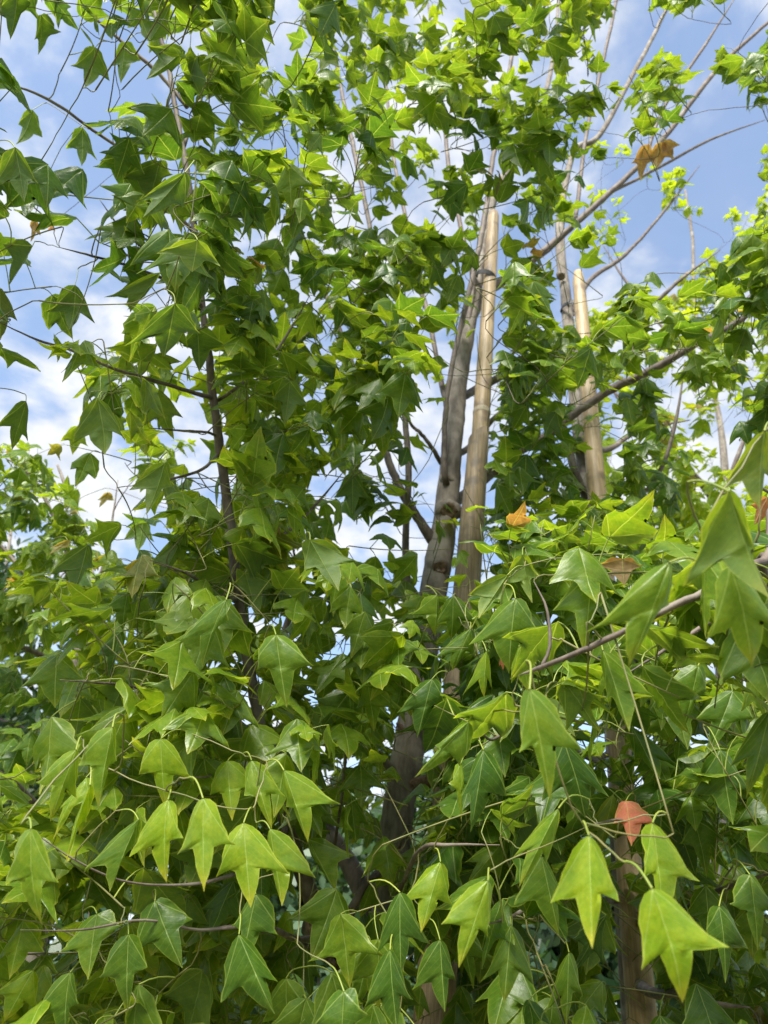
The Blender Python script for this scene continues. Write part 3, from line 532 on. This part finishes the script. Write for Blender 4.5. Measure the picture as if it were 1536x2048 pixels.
# structures that stay visible in the photo: (u0,v0,u1,v1,half width, keep depth)
SEE = [(893,960,868,1165,36,2.25),(928,1150,958,880,30,2.2),(906,880,928,700,18,2.5),(970,830,986,440,20,2.7),(800,1640,822,1480,40,1.72),(1180,960,1168,800,20,2.4),(489,1290,525,1490,14,1.5),(437,880,475,1180,15,1.5),(425,720,437,880,13,1.5),
       (855,2040,868,1960,30,1.5),(1285,2040,1262,1860,34,1.55),(650,1900,612,1790,40,1.6),(1160,640,1155,545,18,3.1),(1128,600,1120,500,14,3.1),(700,1740,745,1820,24,1.7),(1262,1860,1256,1720,14,1.5),(1090,500,1290,320,4,2.5),(1160,820,1390,690,4,2.1),(955,510,975,400,2,2.6),(335,130,388,450,2,1.4),(668,100,735,430,1,2.3)]
SEEA = np.array(SEE, float)
def hides(u, v, z, r=20):
    a = SEEA[:, :2]; b = SEEA[:, 2:4]; p = np.array([u, v]); ab = b - a
    t = np.clip(np.sum((p - a) * ab, 1) / np.sum(ab * ab, 1), 0, 1); dd = np.hypot(*(a + ab * t[:, None] - p).T)
    return np.any((dd < SEEA[:, 4] + r) & (z < SEEA[:, 5]))
HU = np.array([((h[0] + h[2]) / 2, (h[1] + h[3]) / 2, .36 * math.hypot(h[0] - h[2], h[1] - h[3]) + 8) for h in HERO]); HZ = np.array([project(l.P.mean(0))[2] for l in hero_leaves])
def over_hero(u, v, z, r): return np.any((np.hypot(HU[:, 0] - u, HU[:, 1] - v) < HU[:, 2] + r) & (z < HZ + .015))
REG = [  # trees, u0,u1,v0,v1,z0,z1, shoots, leaf size, tint mean
 ('M',-160,470,-170,720,.95,1.4,48,.084,.12),('M',280,720,-170,720,1.25,1.95,50,.080,.20),('M',600,1160,-170,660,1.55,2.5,104,.076,.24),('M',1080,1720,-170,520,1.7,2.5,52,.066,.24),
 ('M',470,900,640,1200,1.35,2.2,60,.081,.28),('M',980,1640,500,840,1.35,2.0,54,.076,.22),('R',950,1320,700,1160,1.65,2.5,66,.078,.14),('M',190,560,700,1320,1.1,1.75,56,.084,.36),
 ('M',120,860,1150,1640,1.0,2.0,110,.082,.42),('M',-120,860,1560,2240,.88,1.6,130,.084,.42),('MR',840,1080,1200,1800,1.0,1.6,34,.082,.12),('R',930,1720,1080,1640,1.0,2.0,105,.082,.22),('R',860,1720,1560,2240,.85,1.9,145,.084,.20),
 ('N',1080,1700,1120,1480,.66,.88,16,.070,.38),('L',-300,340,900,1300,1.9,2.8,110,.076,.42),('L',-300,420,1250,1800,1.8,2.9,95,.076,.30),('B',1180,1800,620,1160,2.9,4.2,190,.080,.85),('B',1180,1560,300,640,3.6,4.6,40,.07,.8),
]
SHOOTS = []
for (ks, u0, u1, v0, v1, z0, z1, cnt, size, tm) in REG:
    made = 0; tries = 0
    while made < cnt and tries < cnt * 6:
        tries += 1
        u, v, z = rng.uniform(u0, u1), rng.uniform(v0, v1), rng.uniform(z0, z1)
        if in_gap(u, v, .8): continue
        SHOOTS.append((D(u, v, z), list(ks), size * rng.uniform(.85, 1.12), tm)); made += 1
SKA = np.array(SK_P); SKTA = np.array(SK_T)
for (c, ks, size, tm) in SHOOTS:
    idx = np.where(np.isin(SKTA, ks))[0]
    j = idx[np.argmin(np.sum((SKA[idx] - c) ** 2, 1))]
    outv = c - SKA[j]; up = 0.45 if c[2] > 2.6 else 0.15
    a = nrm(nrm(outv) * .9 + np.array([0, 0, up]) + rng.normal(0, .35, 3)); Ls = rng.uniform(.10, .20)
    pending.append([c - a * Ls * .5, a, ks, ('shoot', Ls, size, tm)])

# connect every shoot and every traced leaf to the nearest wood, growing twigs outwards
pts_ = np.array(SK_P); tr_ = np.array(SK_T); rr_ = np.array(SK_R); dd_ = np.array(SK_D)
best_d = []; best_p = []; best_r = []; best_t = []; best_k = []
for it in pending:
    m = np.where(np.isin(tr_, it[2]))[0]; q = m[np.argmin(np.sum((pts_[m] - it[0]) ** 2, 1))]
    best_d.append(np.linalg.norm(pts_[q] - it[0])); best_p.append(pts_[q]); best_r.append(rr_[q]); best_t.append(dd_[q]); best_k.append(tr_[q])
best_d = np.array(best_d); done = np.zeros(len(pending), bool); IT = np.array([p[0] for p in pending])
allow = {k: np.array([k in p[2] for p in pending]) for k in TREES}
def add_leaf(key, base, pdir, size, tint, q, red=0.0):
    zup = nrm(np.array([0, 0, 1.0]) + q.normal(0, .22, 3)); y = nrm(pdir); x = nrm(np.cross(y, zup)); zv = np.cross(x, y)
    Rm = np.c_[x, y, zv]; k = int(q.integers(len(VARS))); d = VARS[k]
    Vw = (d['V'] * size) @ Rm.T + base
    c = Vw[:d['nb']].mean(0); u, v, z = project(c)
    if z < .34: return
    if in_gap(u, v) and q.random() < .93: return
    if hides(u, v, z, .30 * size * FPX / z) and q.random() < .94: return
    if over_hero(u, v, z, .3 * size * FPX / z) and q.random() < .95: return
    lf = Leaf(); lf.hero = False; lf.k = k; lf.M = (Rm, size, np.array(base)); lf.P = Vw[:d['nb']]; lf.col = (float(np.clip(tint, 0, 1)), red, q.random())
    TREES[key].leaves.append(lf)
for step in range(len(pending)):
    i = int(np.argmin(np.where(done, 1e9, best_d))); done[i] = True
    S, a, ks, pay = pending[i]; K, kr, kt, key = best_p[i], best_r[i], best_t[i], str(best_k[i]); T = TREES[key]; q = np.random.default_rng(5000 + i)
    dist = best_d[i]; new = []
    if dist > .004:
        n = max(8, int(dist / .018)); h = dist * .24; tt = np.linspace(0, 1, n)[:, None]
        c1 = K + nrm(kt * np.sign(np.dot(kt, S - K) + 1e-6) + nrm(S - K)) * h; c2 = S - nrm(a) * h
        if pay[0] == 'hero': c2 = S + nrm(a) * h * .5
        path = (1 - tt) ** 3 * K + 3 * (1 - tt) ** 2 * tt * c1 + 3 * (1 - tt) * tt ** 2 * c2 + tt ** 3 * S
        path[1:-1] += q.normal(0, .0007, (n - 2, 3))
        r0 = min(kr * .8, .0010 + dist * .005); r1 = .0009
        rad = np.linspace(r0, r1, n); T.tw.tube(path, rad, 5, mat=0 if dist > (.22 if pay[0] == 'hero' else .1) else 1, cap=False); new.append((path, rad))
    if pay[0] == 'hero': T.leaves.append(pay[1])
    else:
        _, Ls, size, tm = pay; n = 8; tt = np.linspace(0, 1, n)[:, None]
        bend = q.normal(0, .12, 3) * Ls + np.array([0, 0, -.06 * Ls])
        sp = S + nrm(a) * Ls * tt + bend * tt ** 2; rad = np.linspace(.0012, .0007, n); T.tw.tube(sp, rad, 5, mat=1, cap=True); new.append((sp, rad))
        nodes = int(q.integers(3, 6)); side = nrm(np.cross(a, (0, 0, 1)) + q.normal(0, .3, 3)); oth = nrm(np.cross(a, side)); shade = tm + q.normal(0, .12)
        redshoot = q.random() < (.12 if key == 'L' else .04)
        for k in range(nodes):
            f = (k + .6) / nodes; b = S + nrm(a) * Ls * f + bend * f * f; sd_ = side if k % 2 == 0 else oth
            sz = size * (1.0 - .42 * max(0, f - .45)) * q.uniform(.82, 1.12)
            for sg in (-1, 1):
                if q.random() < .06: continue
                tc_ = CAM - b; tc_[2] = 0; pd = nrm(sd_ * sg * .85 + nrm(a) * .5 + nrm(tc_) * .62 + q.normal(0, .18, 3) + np.array([0, 0, .10]))
                red = q.uniform(.05, .2) if (redshoot and f > .7) else 0.0
                add_leaf(key, b, pd, sz, shade + .16 * (f - .4) + q.normal(0, .09), q, red)
        for sg in (-1, 1):
            pd = nrm(nrm(a) + side * sg * .6 + q.normal(0, .2, 3)); e = S + nrm(a) * Ls + bend
            add_leaf(key, e, pd, size * q.uniform(.4, .7), shade + .25, q, q.uniform(.05, .4) if redshoot else 0.0)
    NP = np.vstack([x[0] for x in new]) if new else None
    if NP is not None:
        NR = np.concatenate([x[1] for x in new]); ND = np.vstack([np.gradient(x[0], axis=0) for x in new])
        w = np.where(allow[key] & ~done)[0]
        if len(w):
            dm = np.linalg.norm(IT[w][:, None, :] - NP[None], axis=2); jj = dm.argmin(1); dv = dm[np.arange(len(w)), jj]
            for ii, d_, j_ in zip(w, dv, jj):
                if d_ < best_d[ii] * .92: best_d[ii] = d_; best_p[ii] = NP[j_]; best_r[ii] = NR[j_]; best_t[ii] = nrm(ND[j_]); best_k[ii] = key

# which leaves show largest: splat all of them into a small depth buffer
GW, GH = 384, 512; zb = np.full(GW * GH, 1e9); ib = np.full(GW * GH, -1); allv = [(k, i) for k, t in TREES.items() for i in range(len(t.leaves))]
PPt = []; PI = []
for gi, (k, i) in enumerate(allv):
    P = TREES[k].leaves[i].P; fc = np.array([(r * NC + j, r * NC + j + 1, r * NC + j + NC + 1, r * NC + j + NC) for r in range(NS - 1) for j in range(NC - 1)])
    A, B_, C_, D_ = P[fc[:, 0]], P[fc[:, 1]], P[fc[:, 2]], P[fc[:, 3]]
    pt = [A * (1 - s) * (1 - t) + B_ * s * (1 - t) + C_ * s * t + D_ * (1 - s) * t for s in (.25, .75) for t in (.17, .5, .83)]
    pt = np.vstack(pt); PPt.append(pt); PI.append(np.full(len(pt), gi))
PPt = np.vstack(PPt); PI = np.concatenate(PI); uu, vv, zz2 = project(PPt)
gx = (uu / 4).astype(int); gy = (vv / 4).astype(int); ok = (gx >= 0) & (gx < GW) & (gy >= 0) & (gy < GH) & (zz2 > .05)
cell = gy[ok] * GW + gx[ok]; zq = zz2[ok]; iq = PI[ok]; order = np.argsort(-zq); ib[cell[order]] = iq[order]
vis = np.bincount(ib[ib >= 0], minlength=len(allv))
vmap = {}
for gi, (k, i) in enumerate(allv): vmap.setdefault(k, []).append((vis[gi], i))
shared = {}
def shared_mesh(k):
    if k not in shared: shared[k] = leaf_mesh(VARS[k], 'leaf', [LEAF_O, PET])
    return shared[k]
n_single = 0
for key, T in TREES.items():
    root = T.root; rl = Vector(root.location); inv = Matrix.Translation(-rl)
    rank = sorted(vmap.get(key, []), reverse=True); cap = 298 if key != 'B' else 120
    single = {i for (c, i) in rank[:cap] if c >= 5} | {i for i, l in enumerate(T.leaves) if l.hero and False}
    Vs = []; Fs = []; Ms = []; UVs = []; Es = []; Cs = []; off = 0
    for i, lf in enumerate(T.leaves):
        if i in single:
            n_single += 1
            if lf.hero: o = bpy.data.objects.new('leaf', leaf_mesh(lf.d, 'leaf', [LEAF_O, PET]))
            else:
                o = bpy.data.objects.new('leaf', shared_mesh(lf.k)); Rm, s, b = lf.M
                m4 = np.eye(4); m4[:3, :3] = Rm * s; m4[:3, 3] = b; o.matrix_basis = Matrix(m4.tolist())
            o.color = (*lf.col, 1.0); o.parent = root; o.matrix_parent_inverse = inv; scene.collection.objects.link(o)
        else:
            d = lf.d if lf.hero else VARS[lf.k]
            V = d['V'] if lf.hero else (d['V'] * lf.M[1]) @ lf.M[0].T + lf.M[2]
            Vs.append(V); Fs += [tuple(x + off for x in f) for f in d['F']]; Ms += d['M']; UVs.append(d['UV']); Es.append(d['E'])
            Cs.append(np.tile([*lf.col, 1.0], (len(V), 1))); off += len(V)
    if Vs:
        d = dict(V=np.vstack(Vs), F=Fs, M=Ms, UV=np.vstack(UVs), E=np.concatenate(Es)); me = leaf_mesh(d, 'foliage', [LEAF_S, PET])
        ca = me.attributes.new('tint', 'FLOAT_COLOR', 'POINT'); ca.data.foreach_set('color', np.vstack(Cs).ravel())
        o = bpy.data.objects.new('foliage', me); scene.collection.objects.link(o); o.parent = root; o.matrix_parent_inverse = inv; o['kind'] = 'stuff'
    if T.tw.n:
        o = T.tw.build('twigs', [TWIG, GTWIG], root); o['kind'] = 'stuff'
    print('TREE', key, len(T.leaves), len(single))

# ------------------------------------------------------------------ bamboo canes and ties
def cane(name, label, pts, nodes, top='flat', mat=None, sides=20):
    P = []; rr = []
    for (u, v, y, w) in pts:
        c = W(u, v, y); z = project(c)[2]; P.append(c); rr.append(w * z / FPX / 2)
    P = np.array(P); rr = np.array(rr)
    dirb = nrm(P[0] - P[-1]); foot = P[0] + dirb * (P[0][2] + .02) / max(-dirb[2], .2); P = np.vstack([foot, P]); rr = np.r_[rr[0] * 1.04, rr]
    root = thing(name, label, 'cane', (foot[0], foot[1], 0))
    tt = np.linspace(0, 1, 60); k = np.linspace(0, 1, len(P)); Q = np.c_[[np.interp(tt, k, P[:, i]) for i in range(3)]].T; rad = np.interp(tt, k, rr)
    # keep it straight: project on the chord
    ax = Q[-1] - Q[0]; Q = Q * .25 + (Q[0] + np.outer(np.dot(Q - Q[0], ax) / np.dot(ax, ax), ax)) * .75
    mb = MB(); mb.tube(Q, rad, sides, bump=.012, seed=5)
    if top == 'slant':
        V = mb.v[0]; e = V[-sides:]; sidev = nrm(np.cross(ax, (0, 1, 0))); c = e.mean(0); e += nrm(ax) * ((e - c) @ sidev)[:, None] * -.9
    if top == 'round':
        V = mb.v[0]; e = V[-sides:]; c = e.mean(0); e[:] = c + (e - c) * .72; e2 = V[-2 * sides:-sides]
    body = mb.build('culm', [mat or BAMBOO], root)
    for f in nodes:
        i = int(np.argmin(np.abs(project(Q)[1] - f))); c = np.array([np.interp(i, range(60), Q[:, j]) for j in range(3)]); r = np.interp(i, range(60), rad); a_ = nrm(ax)
        mb = MB(); mb.tube([c - a_ * r * .45, c - a_ * r * .2, c - a_ * r * .08, c + a_ * r * .05, c + a_ * r * .3], [r * 1.005, r * 1.07, r * 1.02, r * 1.08, r * 1.005], sides, cap=False)
        mb.build('joint', RING, root)
    return root, Q, rad
YS = 1.60
cane('bamboo_cane', 'thick lower bamboo cane beside the knotty trunk, cut off at a slant', [(855, 2048, YS, 62), (900, 1560, YS, 57), (938, 1100, YS, 46), (957, 868, YS, 38)], [1780, 1330], 'slant', BAMBOO2)
cane('bamboo_cane', 'thinner bamboo cane rising from behind the slant-cut cane, ringed joint showing', [(885, 2048, YS + .075, 46), (918, 1560, YS + .072, 44), (950, 1100, YS + .07, 38), (966, 830, YS + .06, 34), (975, 650, YS + .06, 28), (983, 500, YS + .06, 25), (988, 425, YS + .06, 21)], [1500, 815], 'round')
cane('bamboo_cane', 'bamboo cane standing alone, strapped to the slimmer maple', [(1285, 2048, YR - .08, 62), (1258, 1750, YR - .08, 52), (1210, 1150, YR - .08, 40), (1178, 800, YR - .08, 33), (1156, 545, YR - .08, 23)], [1600, 1180], 'round')
def strap(label, u0, v0, u1, v1, y, pad):
    a, b = W(u0, v0, y), W(u1, v1, y - .05); c = (a + b) / 2; root = thing('plant_tie', label, 'strap', c, 'black ties')
    ax = nrm(b - a); up = nrm(np.array([0, 0, 1.0]) - ax * ax[2]); sd_ = np.cross(ax, up); hl = np.linalg.norm(b - a) / 2 + .012
    mb = MB(); ring = []
    for k in range(33):
        th = k * 2 * math.pi / 32; ring.append(c + ax * math.cos(th) * hl + sd_ * math.sin(th) * pad + up * .004 * math.sin(th * 2))
    n = len(ring); V = []
    for p in ring:
        o_ = nrm(p - c)
        for (r_, h_) in ((-.0015, -.008), (.0015, -.008), (.0015, .008), (-.0015, .008)): V.append(p + o_ * r_ + up * h_)
    F = [(i * 4 + j, i * 4 + (j + 1) % 4, (i + 1) * 4 + (j + 1) % 4, (i + 1) * 4 + j) for i in range(n - 1) for j in range(4)]
    mb.add(V, F); mb.build('band', RUBBER, root, smooth=False)
    mb = MB(); p = c - sd_ * pad * (1 if np.dot(sd_, CAM - c) < 0 else -1); mb.tube([p + up * .012, p + up * .004, p - up * .006, p - up * .02 + ax * .01], [.004, .007, .006, .003], 8); mb.build('buckle', RUBBER, root)
strap('black strap joining the slimmer maple to its lone bamboo cane', 1130, 622, 1163, 612, YR, .034)
strap('black strap joining the knotty maple trunk to the bamboo cane pair', 955, 560, 982, 553, YM, .034)

# ------------------------------------------------------------------ trees and shrubs farther off
def far_leaf_mat(name, c1, c2):
    m, t = newmat(name); Nn = t.nodes.new; Ln = t.links.new
    at = Nn('ShaderNodeAttribute'); at.attribute_name = 'tint'; c = mix_(t, at.outputs['Fac'], c1, c2)
    p = Nn('ShaderNodeBsdfPrincipled'); Ln(c, p.inputs['Base Color']); p.inputs['Roughness'].default_value = .42
    tr = Nn('ShaderNodeBsdfTranslucent'); Ln(mix_(t, 1.0, c, (1.7, 1.8, .7), 'MULTIPLY'), tr.inputs['Color'])
    ms = Nn('ShaderNodeMixShader'); ms.inputs[0].default_value = .35; Ln(p.outputs[0], ms.inputs[1]); Ln(tr.outputs[0], ms.inputs[2])
    o = Nn('ShaderNodeOutputMaterial'); Ln(ms.outputs[0], o.inputs[0]); return m
DARKG = far_leaf_mat('dark_evergreen_leaf', (0.018, 0.045, 0.014), (0.05, 0.10, 0.03))
MIDG = far_leaf_mat('mid_green_leaf', (0.035, 0.085, 0.018), (0.10, 0.18, 0.03))
BLUEG = far_leaf_mat('bluish_green_leaf', (0.03, 0.075, 0.035), (0.10, 0.16, 0.085))
def far_tree(name, label, cat, x, y, h, cz, rx, rz, n, leaf, aspect, mat, seed, group=None, stem=.05):
    q = np.random.default_rng(seed); root = thing(name, label, cat, (x, y, 0), group)
    tp = catmull(np.array([(x, y, -.05), (x + q.normal(0, .05), y, h * .3), (x + q.normal(0, .1), y, h * .6), (x + q.normal(0, .1), y, h * .92)]), 6)
    mb = MB(); mb.tube(tp, np.linspace(stem, stem * .2, len(tp)), 9, bump=.04, seed=seed); mb.build('trunk', BARK, root)
    mb = MB(); tips = []
    for k in range(70):
        f = q.uniform(.12, .95); p0 = tp[int(f * (len(tp) - 1))]; th = q.uniform(0, 6.28); ph = q.uniform(-.5, .9)
        rr = (q.uniform(.45, 1.0)) ; e = np.array([x + rx * rr * math.cos(th) * math.cos(ph), y + rx * rr * math.sin(th) * math.cos(ph), min(max(p0[2] + .3 * rz * (ph + .3), cz - rz), cz + rz)])
        hh = (e[2] - cz) / rz; sc = math.sqrt(max(.06, 1 - hh * hh)); e[:2] = np.array([x, y]) + (e[:2] - (x, y)) * sc
        md = (p0 + e) / 2 + np.array([0, 0, -.1 * rr]); c = catmull(np.array([p0, md, e]), 5); mb.tube(c, np.linspace(stem * .28, .004, len(c)), 5, cap=False); tips.append(c)
    mb.build('limbs', STEM, root)['kind'] = 'stuff'
    # leaves spread along the limbs in clumps
    lp = np.vstack([c[4:] for c in tips]); idx = q.integers(len(lp), size=n)
    cen = lp[idx] + q.normal(0, 1, (n, 3)) * np.array([rx * .13, rx * .13, rz * .085])
    a = q.normal(0, 1, (n, 3)); a[:, 2] -= .5; a /= np.linalg.norm(a, axis=1, keepdims=True); b = np.cross(a, q.normal(0, 1, (n, 3)) + np.array([0, 0, 1.0])); b /= np.linalg.norm(b, axis=1, keepdims=True); nn = np.cross(a, b)
    s = leaf * q.uniform(.7, 1.25, n)[:, None]
    V = np.stack([cen, cen + s * (a * .35 + b * aspect * .5 - nn * .06), cen + s * (a * .7 + b * aspect * .4 - nn * .06), cen + s * (a * 1.0 - nn * .12), cen + s * (a * .7 - b * aspect * .4 - nn * .06), cen + s * (a * .35 - b * aspect * .5 - nn * .06)], 1).reshape(-1, 3)
    o_ = np.arange(n) * 6; F = np.c_[o_, o_ + 1, o_ + 2, o_ + 3, o_, o_ + 3, o_ + 4, o_ + 5].reshape(-1, 4)
    me = bpy.data.meshes.new('crown'); me.from_pydata(V.tolist(), [], F.tolist()); me.materials.append(mat); me.polygons.foreach_set('use_smooth', [True] * len(F))
    at = me.attributes.new('tint', 'FLOAT', 'POINT'); cl = np.clip(.4 + .3 * np.sin(idx * 12.9) + q.normal(0, .22, n), 0, 1); at.data.foreach_set('value', np.repeat(cl, 6))
    o = bpy.data.objects.new('crown', me); scene.collection.objects.link(o); o.parent = root; o.matrix_parent_inverse = Matrix.Translation(-root.location); o['kind'] = 'stuff'
p = W(-20, 1300, 4.4)
far_tree('evergreen_tree', 'dense dark evergreen tree with small narrow leaves behind the left maple', 'tree', p[0], 4.4, 4.7, 2.7, 1.05, 1.95, 15000, .085, .34, DARKG, 21)
FAR = [(-2.6, 7.2, 4.4, 2.2, 1.7, 2.1, MIDG, 'rounded mid green tree beyond the evergreen'), (-.6, 7.6, 3.9, 1.9, 1.3, 1.9, BLUEG, 'bluish green shrubby tree seen through the low fork'), (.9, 6.0, 3.9, 1.9, 1.3, 1.9, DARKG, 'dark leafy tree behind the slant-cut cane'),
       (2.3, 6.8, 3.9, 2.0, 1.3, 1.9, BLUEG, 'bluish shrub behind the lone cane'), (4.3, 7.5, 4.8, 2.5, 1.6, 2.3, MIDG, 'mid green tree beyond the yellow-green maple'), (-5.2, 9.0, 5.2, 2.6, 2.0, 2.5, MIDG, 'broad green tree farthest past the evergreen')]
for i, (x, y, h, cz, rx, rz, mat, lab) in enumerate(FAR):
    far_tree('background_tree' if h > 3.5 else 'shrub', lab, 'tree' if h > 3.5 else 'shrub', x, y, h, cz, rx, rz, 15000, .11, .55, mat, 40 + i)
# a low leafy shrub close behind the staked maples, broad bluish leaves
for i, (u, y, h, rx) in enumerate(((640, 3.3, 2.1, .6), (1000, 3.4, 2.2, .6), (1450, 3.0, 2.3, .65), (150, 3.6, 2.2, .6))):
    p = W(u, 2040, y)
    far_tree('shrub', ['small bluish-leaved shrub seen below the low fork', 'small bluish-leaved shrub behind the canes', 'small bluish-leaved shrub beside the crooked bare branch', 'small bluish-leaved shrub under the hanging left branches'][i], 'shrub', p[0], y, h, 1.25, rx, .8, 4200, .08, .55, BLUEG, 70 + i, stem=.02)
print('single leaves', n_single, 'objects', len(bpy.data.objects))
